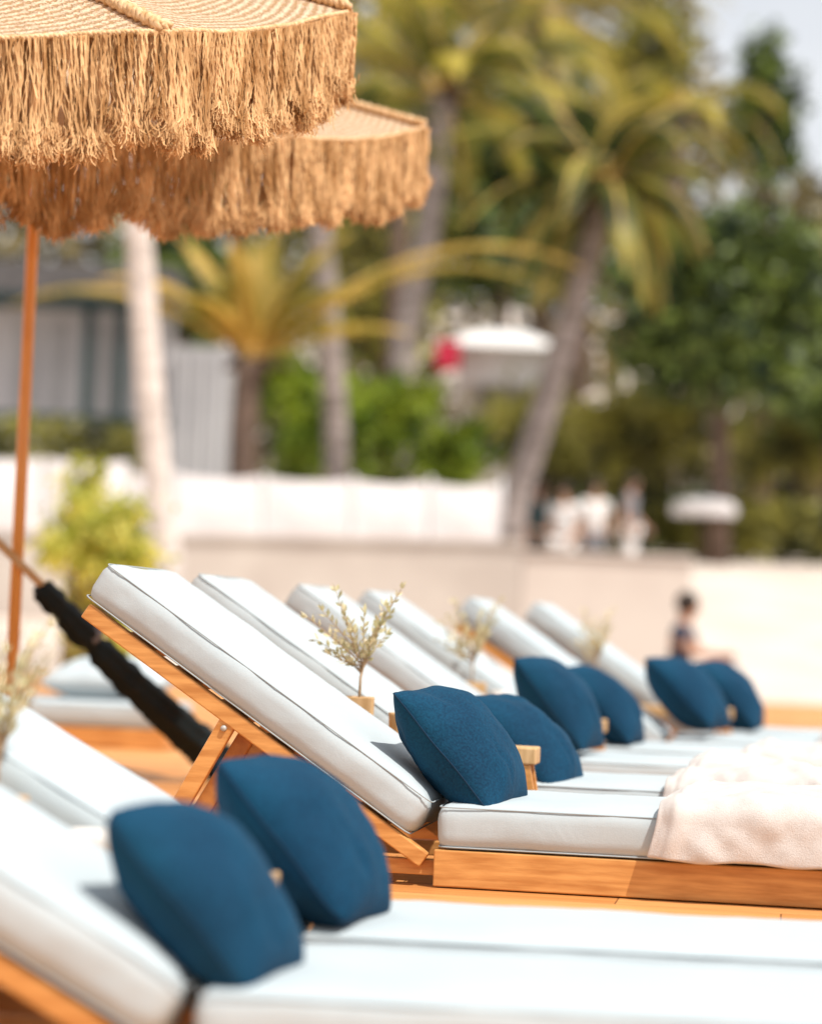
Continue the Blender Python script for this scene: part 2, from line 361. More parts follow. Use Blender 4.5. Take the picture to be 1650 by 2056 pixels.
# ---------------------------------------------------------------- towels
def towel(h,x0,x1,label,seed,hang=.13,puff=1.0):
    v=[];f=[];nx,ny=100,84
    z0=TOP+.022
    path=[]
    for j in range(ny+1):
        s=j/ny*(W+hang+.04)
        if s<W-.02: y=W-s-.005; z=z0; nrm=(0,1)
        else:
            q=s-(W-.02); r=.034
            if q<r*1.57: a=q/r; y=.015-r*math.sin(a)*1.0; z=z0-r+r*math.cos(a); nrm=(-math.sin(a),math.cos(a))
            else: y=.015-r-.012*(q-r*1.57)/.1; z=z0-r-(q-r*1.57); nrm=(-1,0)
        path.append((y,z,nrm))
    for i in range(nx+1):
        for j in range(ny+1):
            y,z,nr=path[j]; t=j/ny
            x=x0+(x1-x0)*i/nx + (1-i/nx)*(.075*(1-t)+.020*noise.noise(Vector((t*3,seed,0))))
            fold=noise.noise(Vector((x*4.2+t*2.0,t*2.6,seed+4)))
            rdg=1-abs(noise.noise(Vector((x*5-t*2,t*3+seed,9))))*4
            d=(.013*fold+.008*noise.noise(Vector((x*10,y*8+z*8,seed)))+.004*noise.noise(Vector((x*24,y*20+z*22,seed)))+.006*max(0,rdg))*puff+.010*puff
            if i<5: d-=.016*((5-i)/5)**2
            else: d+=.008*math.exp(-((i-5)/3)**2)
            zz=z+nr[1]*max(d,-.003); yy=y+nr[0]*(max(d,0)+.004)
            if j>ny-6:
                zz+=.006*noise.noise(Vector((x*10,seed,2)))*(j-ny+6)/6; yy+=.006*((j-ny+6)/6)**2
            v.append(Vector((x,yy,zz)))
    for i in range(nx):
        for j in range(ny):
            a=i*(ny+1)+j; f.append((a,a+ny+1,a+ny+2,a+1)[::-1])
    o=MB().add(v,f).build('beach_towel',M['towel'],None,True)
    sd=o.modifiers.new('Solid','SOLIDIFY'); sd.thickness=.014; sd.offset=0
    sb=o.modifiers.new('Sub','SUBSURF'); sb.levels=1; sb.render_levels=1
    o.location=h; o.rotation_euler=(0,0,-TH)
    tag(o,label,'towel','cream towels laid over the lounger foot ends')
towel(LG[2],.445,1.21,'cream terry towel on the sharply focused lounger, draped over its side',1,.075)
towel(LG[3],.44,1.21,'cream towel on the lounger just behind the sharp one, seen above the nearest towel',2,.07,1.8)
towel(LG[4],.55,1.21,'cream towel on the third lounger back, at the right edge',3,.10,1.8)
towel(LG[6],.52,1.21,'farthest cream towel at the right photo edge',4,.1,1.5)
# ---------------------------------------------------------------- side tables, planters
def online(c,px,py,th):
    ax,nv_=axes(th)
    k=P(px,py,1.0).x
    t=(k*nv_.y*c-nv_.x*c)/(ax.x-k*ax.y)
    return nv_*c+ax*t
def make_table(label):
    r=empty('side_table',(0,0,0),-TH,label,'side table','low wooden side tables between the loungers')
    LT=.62; ht=.27
    MB().box((-LT,-.050,ht-.040),(0,.050,ht)).build('tabletop',M['potwood'],r,bevel=.004)
    for x,sx in ((-.035,1),(-LT+.035,-1)):
        for y in (-.045,.029):
            v=[]
            for z,dx,ww in ((ht-.0405,0,.021),(0,.05*sx,.014)):
                for ex,ey in ((-1,0),(1,0),(1,1),(-1,1)): v.append(Vector((x+dx+ex*ww,y+ey*.016,z)))
            MB().add(v,[(0,1,2,3),(7,6,5,4),(0,4,5,1),(1,5,6,2),(2,6,7,3),(3,7,4,0)]).build('leg',M['wood'],r,bevel=.002)
        MB().box((x-.012,-.028,ht-.07),(x+.012,.028,ht-.0415)).build('apron',M['wooddark'],r,bevel=.002)
    return r
def leafquad(p,d,n,l,w):
    s=d.cross(n); 
    if s.length<1e-6: s=Vector((1,0,0))
    s.normalize()
    return [p,p+d*l*.5+s*w*.5+n*l*.04,p+d*l,p+d*l*.5-s*w*.5+n*l*.04]
def rv(): 
    while True:
        q=Vector((random.uniform(-1,1),random.uniform(-1,1),random.uniform(-1,1)))
        if .05<q.length<1: return q.normalized()
def make_planter(label):
    r=empty('potted_olive',(0,0,0),0,label,'potted plant','olive sprigs in wooden pots on the side tables')
    h=.100; w=.042
    mb=MB()
    o8=[(w*.86,-w),(w,-w*.86),(w,w*.86),(w*.86,w),(-w*.86,w),(-w,w*.86),(-w,-w*.86),(-w*.86,-w)]
    v=[];
    iw=.72
    for (sc,z) in ((.94,0),(1,h),(iw,h),(iw,h-.02)):
        v+= [Vector((x*sc,y*sc,z)) for x,y in o8]
    f=[]
    for k in range(3):
        for j in range(8): f.append((k*8+j,k*8+(j+1)%8,(k+1)*8+(j+1)%8,(k+1)*8+j))
    f.append(tuple(range(7,-1,-1)))
    mb.add(v,f).build('pot',M['potwood'],r,bevel=.002)
    MB().add([Vector((x*iw,y*iw,h-.016+.003*random.random())) for x,y in o8],[tuple(range(8))]).build('soil',M['soil'],r)
    st=MB(); lf=MB()
    base=Vector((.004,0,h-.02)); fork=Vector((.012,0,h+.075))
    st.tube([base,base+Vector((.002,0,.03)),Vector((.006,0,h+.045)),fork],[.0042,.0036,.0032,.003],6)
    ends=[(.095,.0,.262),(-.062,.01,.250),(-.125,-.02,.185),(.062,.03,.15),(.01,-.04,.20),(-.05,.03,.13),(.055,.05,.22),(-.10,.02,.13),(.07,-.02,.20),(-.02,.0,.17),(-.09,-.01,.20),(.085,.01,.24),(.03,0,.13),(-.04,-.03,.205),(-.075,.0,.10),(.045,-.02,.175)]
    for ei,e in enumerate(ends):
        s0=fork if ei%2==0 else Vector((.008,0,h+.055))
        end=Vector(e)+Vector((0,0,h)); mid=(s0+end)*.5+Vector((-(end.x)*.25,0,-.012))+rv()*.008
        pts=[]
        for k in range(13):
            t=k/12; pts.append(s0*(1-t)**2+mid*2*t*(1-t)+end*t*t)
        st.tube(pts,[.0021*(1-.6*k/12) for k in range(13)],5)
        for k in range(4,13):
            d=(pts[min(k+1,12)]-pts[k-1]).normalized()
            for s in (0,1):
                a=rv(); sd=d.cross(a).normalized()
                dd=(d*.8+sd*(.8 if s else -.8)+Vector((0,0,.25))).normalized()
                q=leafquad(pts[k],dd,rv(),random.uniform(.018,.028),random.uniform(.008,.012))
                lf.add(q,[(0,1,2),(0,2,3)])
        q=leafquad(pts[-1],(pts[-1]-pts[-3]).normalized(),rv(),.024,.008); lf.add(q,[(0,1,2),(0,2,3)])
    st.build('stem',M['twig'],r,True); lf.build('leaves',M['olive'],r)
    return r
def midn(i):
    nv_=axes(TT[i])[1]; return (LG[i].dot(nv_)+WW[i]+LG[i+1].dot(nv_))/2
TB=[(midn(0),556,1725,-12,1580,'side table between the two closest loungers, mostly hidden',LOW,TF),
    (midn(2),1080,1520,717,1400,'side table whose leg shows between the two sharpest navy pillows',0,TH),
    (midn(4),1218,1410,945,1330,'side table showing as a small block between the middle pair of far pillows',0,TH),
    (midn(6),1472,1400,1195,1290,'side table end showing between the two farthest pillows',0,TH)]
PLB=['heavily blurred olive sprig at the left edge near the closest loungers','sharp olive sprig in a pale wooden pot beside the middle lounger backrest',
     'blurred olive sprig second in the row, below the wall end','farthest blurred olive sprig near the last lounger']
t0=p0=None
for k,(c,px,py,pp,ppy,lab,zo,th) in enumerate(TB):
    e=online(c,px,py,th); q=online(c,pp,ppy,th); e.z=zo
    if t0 is None: t0=make_table(lab); o=t0
    else: o=dup(t0,(0,0,0),-TH,lab)
    o.location=e; o.rotation_euler=(0,0,-th)
    if p0 is None: p0=make_planter(PLB[k]); o=p0
    else: o=dup(p0,(0,0,0),0,PLB[k])
    o.location=q+Vector((0,0,.2705+zo)); o.rotation_euler=(0,0,[.9,0,.4,.8][k])
def lathe(prof,n=28):
    v=[];f=[]
    for r,z in prof:
        for j in range(n):
            a=2*math.pi*j/n; v.append(Vector((r*math.cos(a),r*math.sin(a),z)))
    for i in range(len(prof)-1):
        for j in range(n):
            a=i*n+j;b=i*n+(j+1)%n; f.append((a,b,b+n,a+n))
    f.append(tuple(range(n-1,-1,-1))); f.append(tuple((len(prof)-1)*n+j for j in range(n)))
    return v,f
v,f=lathe([(.018,0),(.022,.01),(.024,.06),(.025,.066),(.020,.066),(.019,.02)])
c=MB().add(v,f).build('wooden_cup',M['potwood'],None,True); c.location=online(TB[1][0],800,1450,TH)+Vector((0,0,.2705)); tag(c,'small wooden cup right of the sharp olive pot','cup')
v,f=lathe([(.022,0),(.024,.006),(.036,.03),(.042,.052),(.039,.053),(.033,.03),(.01,.012)])
c=MB().add(v,f).build('white_bowl',M['ceramic'],None,True); c.location=online(TB[0][0],185,1650,TF)+Vector((0,0,.2705+LOW)); tag(c,'blurred white bowl behind the closest navy pillow','bowl')
v,f=lathe([(.020,0),(.024,.01),(.027,.075),(.025,.076),(.021,.02)])
c=MB().add(v,f).build('white_cup',M['ceramic'],None,True); c.location=online(TB[2][0],1005,1370,TH)+Vector((0,0,.2705)); tag(c,'blurred white cup right of the second olive pot','cup')
# ---------------------------------------------------------------- deck and ground
nfar=LG[1]+axes(TF)[1]*(WF+.05)
mb=MB(); axf=axes(TF)[0]
a=nfar-axf*10; b=nfar+axf*12
v=[Vector((a.x,a.y,0)),Vector((b.x,b.y,0)),Vector((b.x,20.5,0)),Vector((a.x,20.5,0))]
v=v+[p-Vector((0,0,.16)) for p in v]
mb.add(v,[(0,1,2,3),(4,7,6,5),(0,4,5,1),(1,5,6,2),(2,6,7,3),(3,7,4,0)])
tag(mb.build('deck',M['deck']),'orange wooden plank deck under the loungers',None,None,'structure')
mb=MB(); v=[Vector((a.x,a.y-.004,LOW)),Vector((b.x,b.y-.004,LOW)),Vector((b.x,-3,LOW)),Vector((a.x,-3,LOW))]; v=v+[p-Vector((0,0,.03)) for p in v]
mb.add(v,[(3,2,1,0),(5,6,7,4),(1,5,4,0),(2,6,5,1),(3,7,6,2),(0,4,7,3)])
tag(mb.build('lower_deck',M['deck']),'lower step of the wooden deck nearest the camera',None,None,'structure')
def ss(a,b,t):
    t=min(max((t-a)/(b-a),0),1); return t*t*(3-2*t)
def gz(x,y):
    z=-.17
    z+=2.25*ss(22,46,y)+14*ss(58,120,y)+.05*noise.noise(Vector((x*.4,y*.4,0)))*ss(21,24,y)
    return z
ys=[-60,-20,0,10,20,21,22]+[22+i*1.2 for i in range(1,32)]+[62+i*6 for i in range(18)]+[180,220,300,420,600]
xs=[-400,-200,-100,-60]+[-40+i*2 for i in range(41)]+[60,100,200,400]
v=[Vector((x,y,gz(x,y))) for y in ys for x in xs]; f=[]
for i in range(len(ys)-1):
    for j in range(len(xs)-1):
        a=i*len(xs)+j; f.append((a,a+1,a+1+len(xs),a+len(xs)))
g=MB().add(v,f).build('ground',M['sand'],None,True); tag(g,'pale beach sand rising gently behind the deck',None,None,'structure')
# ---------------------------------------------------------------- parasols
def parasol(px,py,Y,Rd,label,seed,tilt=R(15),fl=.215):
    random.seed(seed)
    cn=P(px,py,Y); rimz=cn.z
    root=empty('fringed_parasol',(cn.x-Rd,Y,0),0,label,'parasol','raffia parasols with long fringe')
    RT=Matrix.Rotation(tilt,3,'X')
    C=Vector((0,0,rimz)); rise=.28
    cor=[Vector((Rd*math.cos(R(45*k)),Rd*math.sin(R(45*k)),0)) for k in range(8)]
    def tp(p): return C+RT@p
    v=[];f=[]; n=14;m=16
    for k in range(8):
        o=len(v)
        for i in range(n+1):
            t=i/n
            for j in range(m+1):
                s=j/m; e=cor[k]*(1-s)+cor[(k+1)%8]*s
                q=e*t; q.z=rise*(1-t)-.035*math.sin(math.pi*t)*math.sin(math.pi*s)-.02*t*t*math.sin(math.pi*s)
                q.z+=.006*noise.noise(Vector((q.x*9,q.y*9,seed)))
                v.append(tp(q))
        for i in range(n):
            for j in range(m):
                a=o+i*(m+1)+j; f.append((a,a+m+1,a+m+2,a+1))
    MB().add(v,f).build('canopy',M['canopy'],root,True)
    def braid(pts,amp,wl,rad,mb,N=Vector((0,0,1))):
        dense=[]
        for i in range(len(pts)-1):
            a,b=pts[i],pts[i+1]; k=max(1,int((b-a).length/(wl/8)))
            for q in range(k): dense.append(a+(b-a)*q/k)
        dense.append(pts[-1])
        for ph in (0,2.094,4.188):
            out=[];d=0
            for i,p in enumerate(dense):
                if i: d+=(p-dense[i-1]).length
                t=(dense[min(i+1,len(dense)-1)]-dense[max(i-1,0)]).normalized(); s=t.cross(N).normalized()
                an=2*math.pi*d/wl+ph
                out.append(p+s*amp*math.sin(an)+N*amp*.5*math.sin(2*an))
            mb.tube(out,rad,5)
    for k in range(8):
        mb=MB(); pts=[tp(Vector((cor[k].x*t,cor[k].y*t,rise*(1-t)+.008))) for t in [i/10 for i in range(11)]]
        braid(pts,.020,.045,.008,mb); mb.build('braided_seam',M['braid'],root,True)
    def rim(k,s):
        e=cor[k]*(1-s)+cor[(k+1)%8]*s; e=e.copy(); e.z=-.02*math.sin(math.pi*s); return tp(e)
    mb=MB(); rp=[rim(k,j/12) for k in range(8) for j in range(12)]; rp.append(rp[0])
    rp=[p+Vector((0,0,.006*noise.noise(p*11))) for p in rp]
    braid(rp,.006,.03,.0055,mb)
    mb.build('rim_braid',M['braid'],root,True)
    mb=MB()
    for k in range(8):
        sd=(cor[(k+1)%8]-cor[k]); out=Vector((sd.y,-sd.x,0)).normalized(); su=sd.normalized()
        vis= k in (5,6,7,0)
        ncl=9
        cl=[(q+.5+random.uniform(-.25,.25))/ncl for q in range(ncl)]
        cll=[fl+random.uniform(-.025,.03)-(.025 if (k==7 and q==ncl-1) or (k==0 and q==0) else 0) for q in range(ncl)]
        for layer in range(6 if vis else 3):
            nb_=int(58*Rd/1.2)
            for q in range(nb_):
                s0=(q+random.random())/nb_; ci=min(range(ncl),key=lambda a:abs(cl[a]-s0)); dx=(cl[ci]-s0)
                lnb=cll[ci]-.02-abs(dx)*.62+random.uniform(-.02,.004); ph=random.random()*6; pullb=dx*random.uniform(.05,.45); wob=random.uniform(.0015,.0045); ob=random.uniform(-.016,.016)
                kf=random.uniform(3,9)
                for st in range(3):
                    s=s0+random.gauss(0,.0026); p=rim(k,min(max(s,0),1))+out*(ob+random.uniform(-.003,.003))
                    ln=lnb+random.uniform(-.012,.006); pts=[]
                    for i in range(8):
                        t=i/7
                        pts.append(p+Vector((0,0,-ln*t-.002))+sd*(pullb*t*t*t)+su*(wob*math.sin(t*kf+ph)*min(1,t*3)+.0036*math.sin(t*15+st*2.1))+out*(wob*math.cos(t*kf*.8+ph)*t+.0033*math.cos(t*15+st*2.1)))
                    rr=random.uniform(.0012,.0025)
                    mb.tube(pts,[rr*(1+.25*random.random()) for _ in pts],3,False)
        # soft brushed tassels: short, mostly hanging threads
        for ci in range(ncl*(4 if vis else 2)):
            if ci<ncl: s=cl[ci]; zt=-cll[ci]+.045; cnt=420 if vis else 60; sp=.022; hl=.050
            else: s=random.random(); cj=min(range(ncl),key=lambda a:abs(cl[a]-s)); zt=-cll[cj]+.048+abs(cl[cj]-s)*.62; cnt=150 if vis else 40; sp=.012; hl=.038
            p=rim(k,s)+Vector((0,0,zt))
            for q in range(cnt):
                gx=random.gauss(0,1); 
                a=p+su*gx*sp+out*random.gauss(0,.011)+Vector((0,0,random.gauss(0,.009)))
                d=(Vector((0,0,-1))+su*gx*.18+rv()*.35).normalized()
                ax=rv(); pts=[a]; l=hl*random.uniform(.5,1)/4*(1-.25*min(1,abs(gx)*.6))
                for i in range(4):
                    pts.append(pts[-1]+d*l); d=(Matrix.Rotation(random.uniform(.0,.28)+(.5 if i==2 else 0),3,ax)@d)
                r0=random.uniform(.0009,.0018)
                mb.tube(pts,[r0,r0,r0,r0,r0*.6],3,False)
    mb.build('fringe',M['fringe'],root)
    apex=tp(Vector((0,0,rise-.03))); neck=Vector((0,0,rimz-.12))
    mb=MB(); mb.tube([Vector((0,0,0)),Vector((0,0,rimz*.5)),neck,apex],[.019,.019,.018,.018],20); mb.build('pole',M['pole'],root,True)
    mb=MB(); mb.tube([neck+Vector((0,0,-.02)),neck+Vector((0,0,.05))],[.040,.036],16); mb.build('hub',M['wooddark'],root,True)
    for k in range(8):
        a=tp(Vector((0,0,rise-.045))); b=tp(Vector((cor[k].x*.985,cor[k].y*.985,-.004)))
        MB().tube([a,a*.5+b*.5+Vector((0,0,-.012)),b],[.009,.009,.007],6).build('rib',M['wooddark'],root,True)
    mb=MB(); mb.tube([Vector((0,0,0)),Vector((0,0,.03)),Vector((0,0,.05)),Vector((0,0,.16))],[.2,.2,.05,.04],28); mb.build('base',M['cgrey'],root,True)
    mb=MB(); mb.tube([apex+Vector((0,0,.02)),apex+Vector((0,0,.07)),apex+Vector((0,0,.11))],[.04,.03,.008],12); mb.build('finial',M['braid'],root,True)
    return root
parasol(702,22,5.75,1.2,'nearest fringed raffia parasol filling the top left corner',11,R(18),.235)
pr=parasol(852,256,7.4,1.19,'second fringed raffia parasol behind the nearest, on an orange wooden pole',12,R(14.5),.235)
root=empty('furled_parasol',(0,0,0),0,'black furled parasol leaning on the orange pole behind the middle lounger','furled parasol')
A=P(478,1568,8.2); A.z=.01; B=P(10,1120,7.34); B.x=pr.location.x+.0
def lp(t): return A*(1-t)+B*t
MB().tube([lp(0),lp(1.08)],.013,10).build('pole',M['potwood'],root,True)
o=MB(); pts=[];rad=[]
for i in range(60):
    t=.04+.86*i/59; pts.append(lp(t)+Vector((0,0,-.03*math.sin(t*3.1))))
    r=.064*(1-.48*(i/59))+.010*noise.noise(Vector((i*.35,0,0)))+.005*noise.noise(Vector((i*.9,3,0)))
    if 42<=i<=44: r*=.7
    rad.append(max(.018,r) if 0<i<59 else .012)
o.tube(pts,rad,22)
nv=[]
for i,p in enumerate(o.v):
    k=i//22; j=i%22; c=pts[k]; fo=1+.16*math.sin(j*2*math.pi*6/22+k*.05)+.05*noise.noise(Vector((j*.8,k*.3,2)))
    nv.append(c+(p-c)*fo)
o.v=nv; o.build('folded_canopy',M['blackfab'],root,True)
MB().tube([lp(.672),lp(.69)],.042,16).build('strap',M['cgrey'],root,True)
# ---------------------------------------------------------------- foliage helpers
def cloud(c,rad,n,size,ncl,mb,squash=1,spread=.28,asp=.5):
    c=Vector(c); cl=[]
    for i in range(ncl):
        d=rv()*(random.random()**.45); cl.append(Vector((c.x+d.x*rad[0],c.y+d.y*rad[1],c.z+d.z*rad[2])))
    for i in range(n):
        q=random.choice(cl); s=spread*(.6+.8*random.random())
        p=q+Vector((random.gauss(0,1)*rad[0],random.gauss(0,1)*rad[1],random.gauss(0,1)*rad[2]))*s*.6
        d=rv(); nn=rv(); l=size*random.uniform(.6,1.4)
        mb.add(leafquad(p,d,nn,l,l*asp),[(0,1,2,3)])
def tree(name,label,cat,px,py,Y,rx,rz,leaf,size=.22,n=3500,ncl=40,bpx=None,bark='brownbark',tr=.14,group=None):
    c=P(px,py,Y); sc=Y/F; rX=rx*sc; rZ=rz*sc
    b=P(bpx if bpx else px,1100,Y); b.z=gz(b.x,Y)-.1
    root=empty(name,b,0,label,cat,group)
    cc=c-b
    mb=MB()
    top=cc+Vector((0,0,rZ*.3)); mid=Vector((cc.x*.5+random.uniform(-.1,.1),0,cc.z*.5))
    mb.tube([Vector((0,0,0)),mid*.5+Vector((.04,0,0)),mid,cc-Vector((0,0,rZ*.3)),top],[tr*1.3,tr,tr*.9,tr*.7,tr*.25],9)
    for i in range(7):
        a=cc-Vector((0,0,rZ*random.uniform(.1,.6))); d=rv(); d.z=abs(d.z)*.7
        e=cc+Vector((d.x*rX*.8,d.y*rX*.8,d.z*rZ*.8)); mb.tube([a,(a+e)/2+Vector((0,0,.05)),e],[tr*.5,tr*.3,tr*.1],6)
    mb.build('trunk',M[bark],root,True)
    mb=MB(); cloud(cc,(rX,rX*.8,rZ),n,size,ncl,mb)
    mb.build('crown',M[leaf],root)
    return root
def bush(name,label,cat,px,py,Y,rx,rz,leaf,size=.15,n=1800,ncl=26,group=None):
    c=P(px,py,Y); sc=Y/F; rX=rx*sc; rZ=rz*sc
    b=Vector((c.x,Y,gz(c.x,Y)))
    root=empty(name,b,0,label,cat,group); cc=c-b
    mb=MB()
    for i in range(9):
        d=rv(); e=cc+Vector((d.x*rX*.6,d.y*rX*.5,d.z*rZ*.6)); s=Vector((random.uniform(-.1,.1),random.uniform(-.1,.1),-.05))
        mb.tube([s,(s+e)*.5+Vector((0,0,.08)),e],[.03,.02,.006],5)
    mb.build('stems',M['brownbark'],root,True)
    mb=MB(); cloud(cc,(rX,rX*.7,rZ),n,size,ncl,mb)
    if cc.z-rZ>.1: cloud(Vector((cc.x,cc.y,(cc.z-rZ)*.5)),(rX*.8,rX*.5,(cc.z-rZ)*.6+.1),n//3,size,10,mb)
    mb.build('foliage',M[leaf],root)
    return root
def frond(mbl,mbr,o,az,el,ln,droop,lw=.45,nl=40):
    pts=[];d=Vector((math.cos(az)*math.cos(el),math.sin(az)*math.cos(el),math.sin(el))); p=Vector(o); st=ln/16
    for i in range(17):
        pts.append(p.copy()); p=p+d*st; d=(d+Vector((0,0,-droop*(.4+i/12)))*.1).normalized()
    mbr.tube(pts,[.028*(1-i/17)+.005 for i in range(17)],5,False)
    for k in range(nl):
        t=.12+.88*k/nl; x=t*16; i=min(int(x),15); q=pts[i]*(1-(x-i))+pts[i+1]*(x-i)
        dd=(pts[i+1]-pts[i]).normalized(); sdv=dd.cross(Vector((0,0,1)))
        if sdv.length<.05: sdv=Vector((math.sin(az),-math.cos(az),0))
        sdv.normalize()
        L1=lw*math.sin(math.pi*min(1,.18+t*.8))*random.uniform(.85,1.1)
        for s in (1,-1):
            a=q; l1=(dd*.55+sdv*s*.8+Vector((0,0,-.05))).normalized(); m_=a+l1*L1*.5; l2=(l1+Vector((0,0,-.8))).normalized(); e=m_+l2*L1*.5
            wv=dd*.032
            mbl.add([a-wv*.6,a+wv*.6,m_+wv,m_-wv,e],[(0,1,2,3),(3,2,4)])
def palm(label,pts_px,Y,leaf,bark,r0,r1,nf,ln,lw,elr,extra=(),droop=1.2,seed=1,name='palm_tree'):
    random.seed(seed)
    base=P(pts_px[0][0],pts_px[0][1],Y); gb=Vector((base.x,Y,gz(base.x,Y)-.1))
    root=empty(name,gb,0,label,'palm tree','palm trees behind the beach wall')
    pts=[Vector((0,0,0))]+[P(a,b,Y)-gb for a,b in pts_px]
    pts=[p for i,p in enumerate(pts) if i==0 or p.z>.3]
    dense=[];n=len(pts)
    for i in range(n-1):
        p0=pts[max(i-1,0)];p1=pts[i];p2=pts[i+1];p3=pts[min(i+2,n-1)]
        for k in range(8):
            t=k/8
            dense.append(.5*((2*p1)+(p2-p0)*t+(2*p0-5*p1+4*p2-p3)*t*t+(3*p1-p0-3*p2+p3)*t**3))
    dense.append(pts[-1]); N=len(dense)
    rad=[(r0+(r1-r0)*i/(N-1))*(1+.07*(i%2)) for i in range(N)]; rad[0]*=1.3
    MB().tube(dense,rad,12).build('trunk',M[bark],root,True)
    top=dense[-1]; ml=MB(); mr=MB()
    for i in range(nf):
        az=2*math.pi*(i+random.uniform(-.3,.3))/nf*2.618; el=R(random.uniform(*elr))
        frond(ml,mr,top,az,el,ln*random.uniform(.8,1.1),droop*random.uniform(.8,1.2),lw)
    for az,el,l,dr in extra: frond(ml,mr,top,R(az),R(el),l,dr,lw)
    ml.build('crown',M[leaf],root); mr.build('frond_stalks',M['rachis'],root,True)
    mb=MB(); cloud(top+Vector((0,0,-.1)),(r1*2,r1*2,.3),60,.25,4,mb); mb.build('husk',M['brownbark'],root)
    return root
# ---------------------------------------------------------------- walls and buildings
Yw=30
root=empty('canvas_windbreak',P(330,1078,Yw),0,'white canvas windbreak panels on top of the beige beach wall','windbreak')
o0=root.location.copy()
def cpanel(x0,x1,yt0,yt1,yb0,yb1,Y):
    a=P(x0,yb0,Y); b=P(x1,yb1,Y); ta=P(x0,yt0,Y); tb=P(x1,yt1,Y); v=[];f=[]
    for i in range(17):
        s=i/16
        for j in range(7):
            t=j/6; lo=a*(1-s)+b*s; hi=ta*(1-s)+tb*s; q=lo*(1-t)+hi*t
            q.z-=.05*math.sin(math.pi*s)*t; q.y-=.05*math.sin(math.pi*s)*math.sin(math.pi*t); v.append(q-o0)
    for i in range(16):
        for j in range(6): k=i*7+j; f.append((k,k+7,k+8,k+1))
    return MB().add(v,f)
edges=[-260,-85,90,262,350,528,706,860,1003]
def ytop(x): return 950+(x-350)*.035
def ybot(x): return 1072+(x-350)*.02
for i in range(len(edges)-1):
    d=-22 if edges[i]<262 else 0
    cpanel(edges[i]+3,edges[i+1]-3,ytop(edges[i])+d,ytop(edges[i+1])+d,ybot(edges[i]),ybot(edges[i+1]),Yw-.05).build('canvas_panel',M['canvas'],root,True)
for e in edges:
    q=P(e,ybot(e),Yw-.05)-o0; MB().tube([q+Vector((0,.03,-.02)),q+Vector((0,.03,.77))],.03,8).build('post',M['bwhite'],root,True)
def prism(x0,x1,z0,z1,zl,y0,y1):
    v=[Vector(p) for p in ((x0,y0,zl),(x1,y0,zl),(x1,y1,zl),(x0,y1,zl),(x0,y0,z0),(x1,y0,z1),(x1,y1,z1),(x0,y1,z0))]
    return v,[(0,3,2,1),(4,5,6,7),(0,1,5,4),(1,2,6,5),(2,3,7,6),(3,0,4,7)]
a=P(-300,ybot(-300),Yw); b=P(1045,ybot(1045),Yw)
w=MB(); w.add(*prism(a.x,b.x,a.z-.06,b.z-.06,.1,Yw-.18,Yw+.2))
pv=prism(a.x-.02,b.x+.05,a.z-.003,b.z-.003,0,Yw-.23,Yw+.25)[0][4:]
w.add(pv+[q-Vector((0,0,.055)) for q in pv],[(0,1,2,3),(7,6,5,4),(4,5,1,0),(5,6,2,1),(6,7,3,2),(7,4,0,3)])
tag(w.build('beach_wall',M['plaster'],None),'beige plastered beach wall under the white canvas','wall')
a=P(1048,1105,27.5); b=P(1385,1120,27.5)
w=MB().box((a.x,27.3,-.1),(b.x,27.7,a.z-.05)).box((a.x-.02,27.25,a.z-.047),(b.x+.03,27.75,a.z)).build('low_wall',M['plasterpale'],None,bevel=.02)
tag(w,'low beige wall in front of the standing people','wall')
Yp=37
o0=P(150,940,Yp); root=empty('beach_pavilion',o0,0,'grey pavilion with dark green posts at the left behind the hedge','building')
def pb(x0,y0,x1,y1,ya,yb,name,m,bev=0):
    s=Yp/F
    return MB().box(((x0-150)*s,ya,(940-y1)*s),((x1-150)*s,yb,(940-y0)*s)).build(name,M[m],root,bevel=bev)
pb(-400,600,330,1200,.6,.8,'wall','bwhite')
pb(332,680,455,1200,.3,.5,'wall','bwall')
for i in range(4): pb(340+i*30,690,346+i*30,1200,.25,.297,'batten','bwhite')
pb(-420,535,345,600,-.5,1.2,'roof','roofdk',.03)
pb(-420,600.5,350,612,-.55,1.25,'fascia','dkgreen')
for x in (-260,-60,160,228): pb(x,612.5,x+20,1200,-.3,-.15,'post','dkgreen')
for x in (30,95,190): pb(x-22,640,x+18,840,.55,.597,'shutter','bwall')
pb(-420,835,345,850,-.38,-.305,'handrail','dkgreen')
Yh=45
o0=P(1000,900,Yh); root=empty('hillside_house',o0,0,'white house with a red awning among the trees on the slope','building')
def hb(x0,y0,x1,y1,ya,yb,name,m):
    s=Yh/F
    return MB().box(((x0-1000)*s,ya,(900-y1)*s),((x1-1000)*s,yb,(900-y0)*s)).build(name,M[m],root)
hb(915,690,1115,765,.5,4,'upper_wall','cwhite'); hb(925,766,1105,1000,.6,4,'lower_wall','plaster')
s=Yh/F
a=Vector((-125*s,0,208*s)); b=Vector((130*s,0,208*s)); c=Vector((10*s,0,268*s))
MB().add([a,b,b+Vector((0,4.4,0)),a+Vector((0,4.4,0)),c+Vector((-.4,2.2,0)),c+Vector((.4,2.2,0))],[(0,1,5,4),(1,2,5),(2,3,4,5),(3,0,4),(3,2,1,0)]).build('roof',M['cwhite'],root)
hb(868,690,915,742,-.3,.45,'awning','red'); hb(960,775,1000,820,.52,.597,'window','roofdk'); hb(1040,775,1080,820,.52,.597,'window','roofdk')
Yk=40
q=P(1413,1018,Yk); g0=gz(q.x,Yk); root=empty('market_parasol',Vector((q.x,Yk,g0)),0,'flat white parasol by the hedge at the right','parasol')
zt=q.z-g0
v,f=lathe([(.53,zt-.15),(.56,zt),(.45,zt+.09),(.25,zt+.13),(.02,zt+.15)],12); MB().add(v,f).build('canopy',M['canvas'],root)
